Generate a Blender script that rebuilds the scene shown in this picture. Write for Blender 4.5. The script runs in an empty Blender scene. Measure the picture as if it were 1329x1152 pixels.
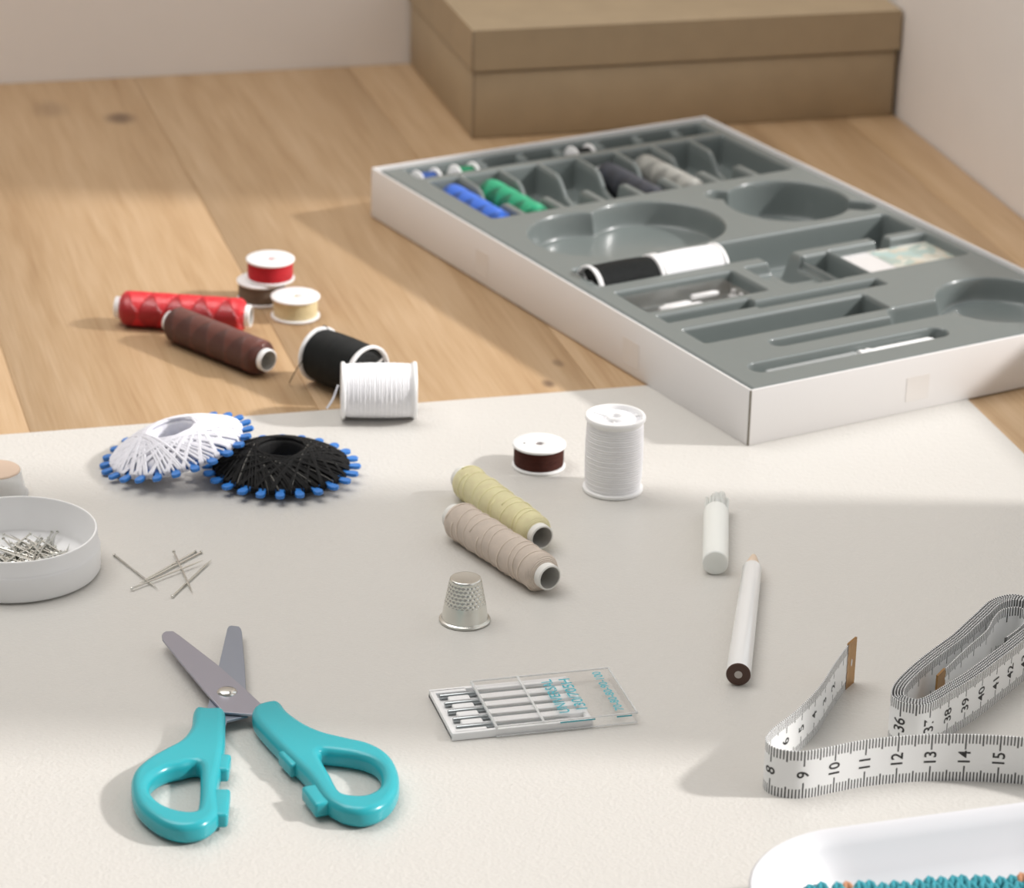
import bpy, bmesh, math, random
import numpy as np
from mathutils import Vector, Matrix, Euler
random.seed(7); np.random.seed(7)
PI = math.pi
S = 0.01                                   # every length below is written in centimetres
scene = bpy.context.scene
C = scene.collection

# ------------------------------------------------------------------ camera
cam_d = bpy.data.cameras.new('camera'); cam = bpy.data.objects.new('camera', cam_d); C.objects.link(cam)
scene.camera = cam
rt, up, fw = Vector((.99965, .01025, .02454)), Vector((-.02659, .38525, .92243)), Vector((0, .92276, -.38538))
m = Matrix.Identity(4)
for i in range(3):
    m[i][0], m[i][1], m[i][2] = rt[i], up[i], -fw[i]
m[2][3] = 48.4694 * S
cam.matrix_world = m
cam_d.sensor_width = 36; cam_d.lens = 116.74; cam_d.clip_start = .05; cam_d.clip_end = 30
cam_d.dof.use_dof = True; cam_d.dof.focus_distance = 1.09; cam_d.dof.aperture_fstop = 20

# ------------------------------------------------------------------ light
w = bpy.data.worlds.new('room_light'); scene.world = w; w.use_nodes = True
w.node_tree.nodes['Background'].inputs[0].default_value = (1.0, .965, .93, 1)
w.node_tree.nodes['Background'].inputs[1].default_value = .24
sd = bpy.data.lights.new('sun', 'SUN'); sun = bpy.data.objects.new('sun', sd); C.objects.link(sun)
sd.energy = 2.95; sd.angle = math.radians(4.0); sd.color = (1, .96, .935)
sun.rotation_euler = Vector((-3.6716, -.0332, -2.28)).to_track_quat('-Z', 'Y').to_euler()
BA = .27042                                # direction of the room: +u runs along the back wall, +v away from us
BO = Vector((-2.4002, 154.321, 0))
FR = Matrix.Translation(BO * S) @ Matrix.Rotation(BA, 4, 'Z')
ld = bpy.data.lights.new('window_daylight', 'AREA'); la = bpy.data.objects.new('window_daylight', ld); C.objects.link(la)
lo_ = bpy.data.lights.new('overhead_fill', 'AREA'); lo_o = bpy.data.objects.new('overhead_fill', lo_); C.objects.link(lo_o)  # added soft fill from above; the room has no known source there
lo_.shape = 'RECTANGLE'; lo_.size = 1.1; lo_.size_y = .9; lo_.energy = 11.5; lo_.color = (1, .975, .95)
lo_o.matrix_world = FR @ Matrix.Translation((-.45, -.16, 1.3)) @ Matrix.Rotation(math.radians(-16), 4, 'Y')
ld.shape = 'RECTANGLE'; ld.size = 1.3; ld.size_y = .7; ld.energy = 2.2; ld.color = (.90, .95, 1.0)
la.matrix_world = FR @ Matrix.Translation((.42, -.72, .5)) @ Matrix.Rotation(math.radians(75), 4, 'Y') @ Matrix.Rotation(PI / 2, 4, 'Z')
scene.view_settings.view_transform = 'Standard'; scene.view_settings.look = 'None'
scene.view_settings.gamma = 1; scene.view_settings.use_curve_mapping = False
scene.view_settings.exposure = 0.13

# ------------------------------------------------------------------ materials
def lin(c):
    return tuple(((v / 255) / 12.92 if v / 255 <= .04045 else ((v / 255 + .055) / 1.055) ** 2.4) for v in c)
def new_mat(name):
    mt = bpy.data.materials.new(name); mt.use_nodes = True
    nt = mt.node_tree; b = nt.nodes['Principled BSDF']
    return mt, nt, b
def N(nt, kind, **kw):
    n = nt.nodes.new(kind)
    for k, v in kw.items():
        if k in n.inputs.keys(): n.inputs[k].default_value = v
        else: setattr(n, k, v)
    return n
def mth(nt, op, a, b=None, c=None):
    n = nt.nodes.new('ShaderNodeMath'); n.operation = op
    for i, v in enumerate((a, b, c)):
        if v is None: continue
        if isinstance(v, (int, float)): n.inputs[i].default_value = v
        else: nt.links.new(v, n.inputs[i])
    return n.outputs[0]
def plain(name, col, rough=.5, metal=0, spec=.5, coat=0, noise=0, nscale=300, bump=0, bscale=800, sss=0, trans=0):
    mt, nt, b = new_mat(name)
    b.inputs['Base Color'].default_value = (*col, 1); b.inputs['Roughness'].default_value = rough
    b.inputs['Metallic'].default_value = metal; b.inputs['Specular IOR Level'].default_value = spec
    b.inputs['Coat Weight'].default_value = coat; b.inputs['Coat Roughness'].default_value = .15
    if sss:
        b.inputs['Subsurface Weight'].default_value = sss; b.inputs['Subsurface Scale'].default_value = .004
        b.inputs['Subsurface Radius'].default_value = (1, 1, 1)
    if trans: b.inputs['Transmission Weight'].default_value = trans
    tc = N(nt, 'ShaderNodeTexCoord')
    if noise:
        nz = N(nt, 'ShaderNodeTexNoise', Scale=nscale, Detail=4.0); nt.links.new(tc.outputs['Object'], nz.inputs['Vector'])
        mx = N(nt, 'ShaderNodeMix', data_type='RGBA')
        mx.inputs['A'].default_value = (*[v * (1 - noise) for v in col], 1); mx.inputs['B'].default_value = (*[min(1, v * (1 + noise)) for v in col], 1)
        nt.links.new(nz.outputs['Fac'], mx.inputs['Factor']); nt.links.new(mx.outputs['Result'], b.inputs['Base Color'])
    if bump:
        nz = N(nt, 'ShaderNodeTexNoise', Scale=bscale, Detail=3.0); nt.links.new(tc.outputs['Object'], nz.inputs['Vector'])
        bp = N(nt, 'ShaderNodeBump', Strength=bump, Distance=.0005)
        nt.links.new(nz.outputs['Fac'], bp.inputs['Height']); nt.links.new(bp.outputs[0], b.inputs['Normal'])
    return mt
def thread_mat(name, col, freq=28, helix=0, rough=.7, silk=False, bump=.6, var=.25):
    """wound thread: UV.x = turn round the axis, UV.y = centimetres along it"""
    mt, nt, b = new_mat(name)
    tc = N(nt, 'ShaderNodeTexCoord'); sp = N(nt, 'ShaderNodeSeparateXYZ'); nt.links.new(tc.outputs['UV'], sp.inputs[0])
    u, v = sp.outputs[0], sp.outputs[1]
    nz = N(nt, 'ShaderNodeTexNoise', Scale=420.0, Detail=3.0); nt.links.new(tc.outputs['Object'], nz.inputs['Vector'])
    ph = mth(nt, 'ADD', mth(nt, 'MULTIPLY', v, freq * 2 * PI), mth(nt, 'MULTIPLY', nz.outputs['Fac'], 5.0))
    if silk:
        a1 = mth(nt, 'SINE', mth(nt, 'ADD', mth(nt, 'MULTIPLY', u, 2 * PI * 1), mth(nt, 'MULTIPLY', v, 3.0)))
        a2 = mth(nt, 'SINE', mth(nt, 'SUBTRACT', mth(nt, 'MULTIPLY', u, 2 * PI * 1), mth(nt, 'MULTIPLY', v, 3.0)))
        chk = mth(nt, 'SMOOTH_MAX', mth(nt, 'MULTIPLY', mth(nt, 'MULTIPLY', a1, a2), 8), -1.0, .1)
        chk = mth(nt, 'MINIMUM', chk, 1.0)
        ph = mth(nt, 'ADD', ph, mth(nt, 'MULTIPLY', mth(nt, 'MULTIPLY', u, chk), 60))
    else:
        chk = None
        ph = mth(nt, 'ADD', ph, mth(nt, 'MULTIPLY', u, helix * 2 * PI))
    wv = mth(nt, 'SINE', ph)
    h = mth(nt, 'MULTIPLY', wv, 1.0)
    bp = N(nt, 'ShaderNodeBump', Strength=bump, Distance=.00025)
    if silk: h = mth(nt, 'ADD', h, mth(nt, 'MULTIPLY', chk, 1.2))
    nt.links.new(h, bp.inputs['Height']); nt.links.new(bp.outputs[0], b.inputs['Normal'])
    mx = N(nt, 'ShaderNodeMix', data_type='RGBA')
    mx.inputs['A'].default_value = (*[c * (1 - var) for c in col], 1); mx.inputs['B'].default_value = (*[min(1, c * (1 + var)) for c in col], 1)
    f = mth(nt, 'MULTIPLY_ADD', wv, .25, nz.outputs['Fac'])
    if silk: f = mth(nt, 'MULTIPLY_ADD', chk, .6, f)  # sheen of the crossed windings painted into the colour as lighter patches
    nt.links.new(f, mx.inputs['Factor']); nt.links.new(mx.outputs['Result'], b.inputs['Base Color'])
    b.inputs['Roughness'].default_value = rough
    b.inputs['Sheen Weight'].default_value = (.1 if sum(col) > .3 else .0) if not silk else .05
    b.inputs['Specular IOR Level'].default_value = .5 if silk else .2
    return mt
def clear(name, tint=(1, 1, 1), gloss=.12, frost=0.0):
    """thin clear plastic: sheet that lets light straight through with a glossy face"""
    mt, nt, b = new_mat(name)
    nt.nodes.remove(b)
    out = nt.nodes['Material Output']
    tr = N(nt, 'ShaderNodeBsdfTransparent', Color=(*tint, 1)); gl = N(nt, 'ShaderNodeBsdfGlossy', Roughness=.08)
    fr = N(nt, 'ShaderNodeFresnel', IOR=1.5); mx = N(nt, 'ShaderNodeMixShader')
    lw = N(nt, 'ShaderNodeLayerWeight', Blend=.5); nt.nodes.remove(fr)
    f = mth(nt, 'MULTIPLY_ADD', mth(nt, 'POWER', lw.outputs['Facing'], 3.0), .30, gloss * .3)
    nt.links.new(f, mx.inputs[0]); nt.links.new(tr.outputs[0], mx.inputs[1]); nt.links.new(gl.outputs[0], mx.inputs[2])
    if frost:
        df = N(nt, 'ShaderNodeBsdfDiffuse', Color=(.9, .92, .92, 1)); m2 = N(nt, 'ShaderNodeMixShader', Fac=frost)
        nt.links.new(mx.outputs[0], m2.inputs[1]); nt.links.new(df.outputs[0], m2.inputs[2]); nt.links.new(m2.outputs[0], out.inputs[0])
    else:
        nt.links.new(mx.outputs[0], out.inputs[0])
    return mt
def wood_mat():
    mt, nt, b = new_mat('oak')
    tc = N(nt, 'ShaderNodeTexCoord'); oi = N(nt, 'ShaderNodeObjectInfo')
    off = N(nt, 'ShaderNodeCombineXYZ'); nt.links.new(mth(nt, 'MULTIPLY', oi.outputs['Random'], 3.0), off.inputs[2])
    nt.links.new(mth(nt, 'MULTIPLY', oi.outputs['Random'], 7.0), off.inputs[1])
    va = N(nt, 'ShaderNodeVectorMath', operation='ADD'); nt.links.new(tc.outputs['Object'], va.inputs[0]); nt.links.new(off.outputs[0], va.inputs[1])
    mp = N(nt, 'ShaderNodeMapping', Scale=(26, 2.2, 10)); nt.links.new(va.outputs[0], mp.inputs['Vector'])
    n1 = N(nt, 'ShaderNodeTexNoise', Scale=1.0, Detail=3.0, Distortion=.6); nt.links.new(mp.outputs[0], n1.inputs['Vector'])
    ring = mth(nt, 'SINE', mth(nt, 'MULTIPLY', n1.outputs['Fac'], 34.0))
    mp2 = N(nt, 'ShaderNodeMapping', Scale=(900, 28, 400)); nt.links.new(va.outputs[0], mp2.inputs['Vector'])
    n2 = N(nt, 'ShaderNodeTexNoise', Scale=1.0, Detail=2.0); nt.links.new(mp2.outputs[0], n2.inputs['Vector'])
    mp3 = N(nt, 'ShaderNodeMapping', Scale=(120, 6, 60)); nt.links.new(va.outputs[0], mp3.inputs['Vector'])
    n3 = N(nt, 'ShaderNodeTexNoise', Scale=1.0, Detail=4.0); nt.links.new(mp3.outputs[0], n3.inputs['Vector'])
    f = mth(nt, 'ADD', mth(nt, 'MULTIPLY', ring, .05), mth(nt, 'MULTIPLY', n2.outputs['Fac'], .50))
    f = mth(nt, 'ADD', f, mth(nt, 'MULTIPLY', n3.outputs['Fac'], .60))
    cr = N(nt, 'ShaderNodeValToRGB'); e = cr.color_ramp.elements
    e[0].position = .26; e[0].color = (.38, .235, .12, 1); e[1].position = .78; e[1].color = (.55, .39, .24, 1)
    k = e.new(.52); k.color = (.475, .32, .18, 1)
    nt.links.new(f, cr.inputs[0])
    # per-board tone
    hs = N(nt, 'ShaderNodeHueSaturation'); nt.links.new(cr.outputs[0], hs.inputs['Color'])
    nt.links.new(mth(nt, 'MULTIPLY_ADD', oi.outputs['Random'], .04, .98), hs.inputs['Value'])
    col = hs.outputs[0]
    sp = N(nt, 'ShaderNodeSeparateXYZ'); nt.links.new(tc.outputs['Object'], sp.inputs[0])
    for (u, v, ru, rv, st) in ((-16.1, 6.5, .75, 1.05, .8), (-4.85, -31.7, .28, .5, .8), (-19.2, 8.6, .9, 1.6, .3), (-3.9, -29.6, .25, .45, .5), (13.5, -3.0, 1.2, 3, .25)):
        dx = mth(nt, 'DIVIDE', mth(nt, 'SUBTRACT', sp.outputs[0], u * S), ru * S); dy = mth(nt, 'DIVIDE', mth(nt, 'SUBTRACT', sp.outputs[1], v * S), rv * S)
        d = mth(nt, 'SQRT', mth(nt, 'ADD', mth(nt, 'MULTIPLY', dx, dx), mth(nt, 'MULTIPLY', dy, dy)))
        d = mth(nt, 'ADD', d, mth(nt, 'MULTIPLY_ADD', n3.outputs['Fac'], .8, -.4))
        mr = N(nt, 'ShaderNodeMapRange', interpolation_type='SMOOTHSTEP'); nt.links.new(d, mr.inputs[0])
        mr.inputs[1].default_value = .3; mr.inputs[2].default_value = 1.3; mr.inputs[3].default_value = st; mr.inputs[4].default_value = 0
        mx = N(nt, 'ShaderNodeMix', data_type='RGBA'); nt.links.new(mr.outputs[0], mx.inputs['Factor']); nt.links.new(col, mx.inputs['A'])
        mx.inputs['B'].default_value = (.12, .07, .045, 1); col = mx.outputs['Result']
    nt.links.new(col, b.inputs['Base Color'])
    bp = N(nt, 'ShaderNodeBump', Strength=.25, Distance=.0004); nt.links.new(n2.outputs['Fac'], bp.inputs['Height']); nt.links.new(bp.outputs[0], b.inputs['Normal'])
    b.inputs['Roughness'].default_value = .5; b.inputs['Specular IOR Level'].default_value = .35
    return mt
def leather_mat():
    mt, nt, b = new_mat('mat_leather')
    b.inputs['Base Color'].default_value = (.625, .608, .572, 1)
    b.inputs['Roughness'].default_value = .33; b.inputs['Specular IOR Level'].default_value = .5
    tc = N(nt, 'ShaderNodeTexCoord')
    vo = N(nt, 'ShaderNodeTexVoronoi', Scale=850.0); nt.links.new(tc.outputs['Object'], vo.inputs['Vector'])
    nz = N(nt, 'ShaderNodeTexNoise', Scale=380.0, Detail=4.0); nt.links.new(tc.outputs['Object'], nz.inputs['Vector'])
    h = mth(nt, 'MULTIPLY_ADD', vo.outputs['Distance'], .6, nz.outputs['Fac'])
    bp = N(nt, 'ShaderNodeBump', Strength=.6, Distance=.0003); nt.links.new(h, bp.inputs['Height']); nt.links.new(bp.outputs[0], b.inputs['Normal'])
    return mt
def tape_mat(H=1.6):
    """flat print of the measuring tape: UV.x = centimetres along it, UV.y = height in cm"""
    mt, nt, b = new_mat('tape_print')
    tc = N(nt, 'ShaderNodeTexCoord'); sp = N(nt, 'ShaderNodeSeparateXYZ'); nt.links.new(tc.outputs['UV'], sp.inputs[0])
    s, y = sp.outputs[0], sp.outputs[1]
    yy = mth(nt, 'MINIMUM', y, mth(nt, 'SUBTRACT', H, y))        # distance from nearer edge
    def lines(period, width, length):
        f = mth(nt, 'FRACT', mth(nt, 'ADD', mth(nt, 'DIVIDE', s, period), .5))
        d = mth(nt, 'MULTIPLY', mth(nt, 'ABSOLUTE', mth(nt, 'SUBTRACT', f, .5)), period)
        return mth(nt, 'MULTIPLY', mth(nt, 'LESS_THAN', d, width), mth(nt, 'LESS_THAN', yy, length))
    k = mth(nt, 'MAXIMUM', lines(.1, .021, .31), lines(.5, .024, .38))
    k = mth(nt, 'MAXIMUM', k, lines(1.0, .024, .52))
    mx = N(nt, 'ShaderNodeMix', data_type='RGBA'); nt.links.new(k, mx.inputs['Factor'])
    mx.inputs['A'].default_value = (.90, .91, .91, 1); mx.inputs['B'].default_value = (.05, .05, .05, 1)
    nt.links.new(mx.outputs['Result'], b.inputs['Base Color']); b.inputs['Roughness'].default_value = .38
    return mt
def thimble_mat():
    mt = plain('thimble_metal', (.74, .74, .69), .27, 1)
    return mt
def card_mat():
    mt, nt, b = new_mat('printed_card')
    tc = N(nt, 'ShaderNodeTexCoord')
    n1 = N(nt, 'ShaderNodeTexVoronoi', Scale=220.0); nt.links.new(tc.outputs['Object'], n1.inputs['Vector'])
    cr = N(nt, 'ShaderNodeValToRGB'); nt.links.new(n1.outputs['Color'], cr.inputs[0]); e = cr.color_ramp.elements
    e[0].color = (.42, .52, .47, 1); e[1].color = (.72, .72, .64, 1); e[0].position = .2; e[1].position = .7
    a = e.new(.45); a.color = (.62, .53, .40, 1); a2 = e.new(.33); a2.color = (.45, .62, .60, 1)
    nt.links.new(cr.outputs[0], b.inputs['Base Color']); b.inputs['Roughness'].default_value = .5
    return mt
M = dict(
    wood=wood_mat(), leather=leather_mat(), tape=tape_mat(), thimble=thimble_mat(), card=card_mat(),
    wall=plain('wall_paint', (.82, .775, .735), .85, noise=.02, nscale=40, bump=.15, bscale=300),
    floor=plain('floor_grey', (.45, .42, .38), .8),
    kraft=plain('kraft_board', (.41, .315, .20), .6, noise=.10, nscale=60, bump=.2, bscale=900),
    kraft_edge=plain('kraft_edge', (.30, .23, .15), .8),
    white_card=plain('white_card', (.81, .795, .785), .55, bump=.06, bscale=700),
    seal=plain('clear_seal', (.77, .74, .71), .35),
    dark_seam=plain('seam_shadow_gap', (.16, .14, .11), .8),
    tray=plain('grey_plastic', (.165, .19, .185), .28, coat=.35, noise=.03, nscale=200),
    white=plain('white_plastic', (.91, .91, .91), .35, sss=.08),
    white_soft=plain('soft_white_plastic', (.88, .90, .86), .4, sss=.25),
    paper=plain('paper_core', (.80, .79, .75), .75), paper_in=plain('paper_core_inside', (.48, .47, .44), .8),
    teal=plain('turquoise_plastic', (.028, .40, .46), .26, spec=.5, sss=.1),
    steel=plain('blade_steel', (.42, .42, .49), .40, 1, bump=.04, bscale=200),
    steel_d=plain('blade_steel_lower', (.36, .40, .48), .40, 1, bump=.04, bscale=200),
    chrome=plain('chrome', (.72, .72, .68), .18, 1),
    needle=plain('needle_steel', (.40, .43, .44), .3, 1),
    dark=plain('hole_shade', (.03, .03, .03), .7),
    brass=plain('brass', (.42, .235, .085), .33, .8, noise=.2, nscale=400),
    ink=plain('black_ink', (.02, .02, .02), .5), ink_t=plain('teal_ink', (.06, .42, .50), .5),
    pencil=plain('white_lacquer', (.86, .86, .85), .22, coat=.4), lead=plain('chalk_lead', (.52, .48, .44), .8),
    brown_dip=plain('brown_pencil_wood', (.075, .035, .022), .5), pwood=plain('pale_pencil_wood', (.70, .56, .43), .7),
    blue_pl=plain('blue_plastic', (.035, .20, .60), .3),
    white_th=plain('white_yarn', (.84, .84, .90), .75, noise=.06, nscale=900, bump=.3, bscale=2500),
    black_th=plain('black_yarn', (.010, .010, .010), .6, spec=.2, noise=.4, nscale=900, bump=.5, bscale=2500),
    yarn_shine=plain('black_yarn_highlight', (.15, .145, .13), .5),
    clear=clear('clear_plastic'), frosted=clear('frosted_plastic', frost=.28), edge_glint=clear('clear_plastic_edge', frost=.45, gloss=.5),
    tan=plain('tan_disc', (.68, .52, .40), .7),
    tw=thread_mat('white_sewing_thread', (.93, .93, .96), 11, var=.05, bump=.45), tk=thread_mat('black_sewing_thread', (.018, .02, .02), 22, bump=.8, rough=.55),
    tbrownb=thread_mat('dark_brown_thread', (.085, .022, .014), 22, bump=.8), tredb=thread_mat('red_thread', (.62, .02, .03), 20),
    tgreyb=thread_mat('taupe_thread', (.20, .15, .11), 20), tcream=thread_mat('cream_thread', (.86, .74, .44), 20, var=.1),
    tred=thread_mat('red_silk', (.66, .022, .032), 24, silk=True, rough=.38, var=.3), tbrown=thread_mat('brown_silk', (.125, .035, .024), 24, silk=True, rough=.42, var=.3),
    tblue=thread_mat('blue_silk', (.03, .14, .62), 24, silk=True, rough=.38, var=.35), tgreen=thread_mat('green_silk', (.01, .33, .16), 24, silk=True, rough=.38, var=.4),
    tdark=thread_mat('dark_silk', (.03, .035, .05), 24, silk=True, rough=.42), tgrey=thread_mat('grey_silk', (.36, .36, .33), 24, silk=True, rough=.42),
    tblueb=thread_mat('blue_thread', (.03, .09, .33), 20), tgreenb=thread_mat('green_thread', (.01, .20, .09), 20),
    tyellow=thread_mat('pale_yellow_thread', (.97, .86, .52), 26, helix=2, var=.12), tbeige=thread_mat('beige_thread', (.76, .655, .56), 26, helix=2, var=.12),
    dish=plain('white_ceramic', (.72, .72, .745), .35), cloth=plain('teal_yarn', (.04, .30, .36), .8, noise=.5, nscale=700, bump=.6, bscale=1200),
    cloth_o=plain('rust_yarn', (.50, .24, .13), .8))

# ------------------------------------------------------------------ building helpers (cm in, metres out)
def mk(name, V, F, mat, parent=None, smooth=True, uv=None, M4=None):
    V = np.asarray(V, dtype=float)
    if M4 is not None:
        A = np.array(M4); V = V @ A[:3, :3].T + A[:3, 3]
    me = bpy.data.meshes.new(name); me.from_pydata((V * S).tolist(), [], F)
    if uv is not None:
        ul = me.uv_layers.new(name='UV'); li = np.empty(len(me.loops), int); me.loops.foreach_get('vertex_index', li)
        if callable(uv): ul.data.foreach_set('uv', np.asarray(uv(me), float).ravel())
        else: ul.data.foreach_set('uv', np.asarray(uv, float)[li].ravel())
    me.materials.append(mat)
    if smooth:
        me.shade_smooth()
    me.update()
    o = bpy.data.objects.new(name, me); C.objects.link(o)
    if parent: o.parent = parent
    return o
def thing(name, label, cat, loc=(0, 0, 0), rot=None, group=None):
    o = bpy.data.objects.new(name, None); C.objects.link(o); o.empty_display_size = .01
    mw = Matrix.Translation(Vector(loc) * S)
    if rot is not None: mw = mw @ rot.to_4x4()
    o.matrix_world = mw
    o['label'] = label; o['category'] = cat
    if group: o['group'] = group
    return o
def dup(root, loc, rot=None, label=None):
    r = root.copy(); C.objects.link(r)
    mw = Matrix.Translation(Vector(loc) * S)
    if rot is not None: mw = mw @ rot.to_4x4()
    r.matrix_world = mw
    if label: r['label'] = label
    for ch in list(root.children):
        c = ch.copy(); C.objects.link(c); c.parent = r
        for g in ch.children:
            d = g.copy(); C.objects.link(d); d.parent = c
    return r
def box(name, lo, hi, mat, parent=None, bev=0, M4=None, seg=2):
    bm = bmesh.new(); bmesh.ops.create_cube(bm, size=1)
    lo, hi = Vector(lo), Vector(hi)
    for v in bm.verts: v.co = Vector([(lo[i] + hi[i]) / 2 + v.co[i] * (hi[i] - lo[i]) for i in range(3)]) * S
    if bev: bmesh.ops.bevel(bm, geom=list(bm.edges), offset=bev * S, segments=seg, profile=.5, affect='EDGES')
    if M4 is not None:
        mm = M4.copy(); mm.translation = mm.translation * S; bmesh.ops.transform(bm, matrix=mm, verts=bm.verts)
    me = bpy.data.meshes.new(name); bm.to_mesh(me); bm.free(); me.materials.append(mat)
    if bev: me.shade_smooth(); me.set_sharp_from_angle(angle=math.radians(50))
    o = bpy.data.objects.new(name, me); C.objects.link(o)
    if parent: o.parent = parent
    return o
def join(name, objs, mat=None, parent=None):
    """merge freshly made meshes into one part (all in the same space)"""
    bm = bmesh.new()
    for o in objs: bm.from_mesh(o.data)
    me = bpy.data.meshes.new(name); bm.to_mesh(me); bm.free()
    me.materials.append(mat or objs[0].data.materials[0])
    o2 = bpy.data.objects.new(name, me); C.objects.link(o2)
    if parent: o2.parent = parent
    for o in objs: bpy.data.objects.remove(o)
    return o2
def lathe(name, prof, mat, parent=None, seg=64, M4=None, closed=False, rad=None, sharp=40):
    """prof: list of (r, z). rad(theta, i, r, z) may perturb the radius"""
    n = len(prof); th = np.arange(seg) * 2 * PI / seg
    V = []; UV = []
    for i, (r, z) in enumerate(prof):
        for t in th:
            rr = rad(t, i, r, z) if rad else r
            V.append((rr * math.cos(t), rr * math.sin(t), z))
    F = []; LU = []
    m_ = n if closed else n - 1
    for i in range(m_):
        i2 = (i + 1) % n
        for j in range(seg):
            j2 = (j + 1) % seg
            F.append((i * seg + j, i * seg + j2, i2 * seg + j2, i2 * seg + j))
            LU += [(j / seg, prof[i][1]), ((j + 1) / seg, prof[i][1]), ((j + 1) / seg, prof[i2][1]), (j / seg, prof[i2][1])]
    if not closed:
        for i, fl in ((0, True), (n - 1, False)):
            if prof[i][0] > 1e-4:
                ring = [i * seg + j for j in range(seg)]
                F.append(tuple(reversed(ring)) if fl else tuple(ring)); LU += [(0, 0)] * seg
    o = mk(name, V, F, mat, parent, True, lambda me: LU, M4)
    o.data.set_sharp_from_angle(angle=math.radians(sharp))
    return o
def sweep(name, pts, r, mat, parent=None, seg=6, M4=None):
    V, F = sweep_vf(pts, r, seg); return mk(name, V, F, mat, parent, True, None, M4)
def sweep_vf(pts, r, seg=6, base=0):
    P = [Vector(p) for p in pts]; V = []; F = []; n = len(P)
    rr = r if hasattr(r, '__len__') else [r] * n
    for i, p in enumerate(P):
        t = (P[min(i + 1, n - 1)] - P[max(i - 1, 0)]).normalized()
        a = t.cross(Vector((0, 0, 1)));
        if a.length < 1e-3: a = t.cross(Vector((1, 0, 0)))
        a.normalize(); b = a.cross(t)
        for k in range(seg):
            an = 2 * PI * k / seg; V.append(tuple(p + (a * math.cos(an) + b * math.sin(an)) * rr[i]))
    for i in range(n - 1):
        for k in range(seg):
            k2 = (k + 1) % seg
            F.append((base + i * seg + k, base + i * seg + k2, base + (i + 1) * seg + k2, base + (i + 1) * seg + k))
    F.append(tuple(base + k for k in reversed(range(seg)))); F.append(tuple(base + (n - 1) * seg + k for k in range(seg)))
    return V, F
def poly_plate(name, loops, z0, z1, bev, mat, parent=None, smooth_pts=True, M4=None, res=3):
    """flat shape with rounded edges from closed outlines (first is outer, others are holes)"""
    cu = bpy.data.curves.new(name, 'CURVE'); cu.dimensions = '2D'; cu.fill_mode = 'BOTH'
    for L in loops:
        if smooth_pts: L = catmull(L, 5)
        ar = sum(L[i - 1][0] * L[i][1] - L[i][0] * L[i - 1][1] for i in range(len(L)))
        if (ar > 0) == (len(cu.splines) == 0): L = L[::-1]      # outline clockwise, holes the other way
        sp = cu.splines.new('POLY'); sp.points.add(len(L) - 1)
        for p, q in zip(sp.points, L): p.co = (q[0] * S, q[1] * S, 0, 1)
        sp.use_cyclic_u = True
    hh = (z1 - z0) / 2
    cu.extrude = (hh - bev) * S; cu.bevel_depth = bev * S; cu.bevel_resolution = res; cu.offset = -bev * S
    t = bpy.data.objects.new(name, cu); C.objects.link(t)
    me = bpy.data.meshes.new_from_object(t.evaluated_get(bpy.context.evaluated_depsgraph_get()))
    bpy.data.objects.remove(t)
    mm = Matrix.Translation((0, 0, (z0 + z1) / 2 * S))
    if M4 is not None: m2 = M4.copy(); m2.translation = m2.translation * S; mm = m2 @ mm
    me.transform(mm); me.materials.clear(); me.materials.append(mat); me.shade_smooth(); me.set_sharp_from_angle(angle=math.radians(35))
    o = bpy.data.objects.new(name, me); C.objects.link(o)
    if parent: o.parent = parent
    return o
def catmull(L, k, closed=True):
    P = [np.array(p, float) for p in L]; n = len(P); out = []
    rng = range(n) if closed else range(n - 1)
    for i in rng:
        g = (lambda j: P[j % n]) if closed else (lambda j: P[max(0, min(n - 1, j))])
        p0, p1, p2, p3 = g(i - 1), g(i), g(i + 1), g(i + 2)
        for s in range(k):
            t = s / k
            out.append(tuple(.5 * (2 * p1 + (p2 - p0) * t + (2 * p0 - 5 * p1 + 4 * p2 - p3) * t * t + (3 * p1 - p0 - 3 * p2 + p3) * t ** 3)))
    if not closed: out.append(tuple(P[-1]))
    return out
def text_vf(body, size, bold=0.0):
    cu = bpy.data.curves.new('t', 'FONT'); cu.body = body; cu.size = size; cu.align_x = 'CENTER'; cu.align_y = 'CENTER'; cu.offset = bold; cu.resolution_u = 3
    t = bpy.data.objects.new('t', cu); C.objects.link(t)
    me = bpy.data.meshes.new_from_object(t.evaluated_get(bpy.context.evaluated_depsgraph_get())); bpy.data.objects.remove(t)
    V = [(v.co.x, v.co.y) for v in me.vertices]; F = [tuple(p.vertices) for p in me.polygons]; bpy.data.meshes.remove(me)
    return V, F
def axis_frame(p0, p1, upv=(0, 0, 1)):
    """matrix (cm) whose z axis runs from p0 to p1, origin p0"""
    z = (Vector(p1) - Vector(p0)).normalized(); x = Vector(upv).cross(z); x = x.normalized() if x.length > 1e-4 else Vector((1, 0, 0)); y = z.cross(x)
    return Matrix((x, y, z)).transposed()

# ------------------------------------------------------------------ the room
WOOD_Z = -.05
def frame_obj(o, kind=None):
    o.matrix_world = FR
    if kind: o['kind'] = kind
    return o
o = frame_obj(box('wall_back', (-110, 13.45, -75), (23.1, 15.5, 95), M['wall']), 'structure')
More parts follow.
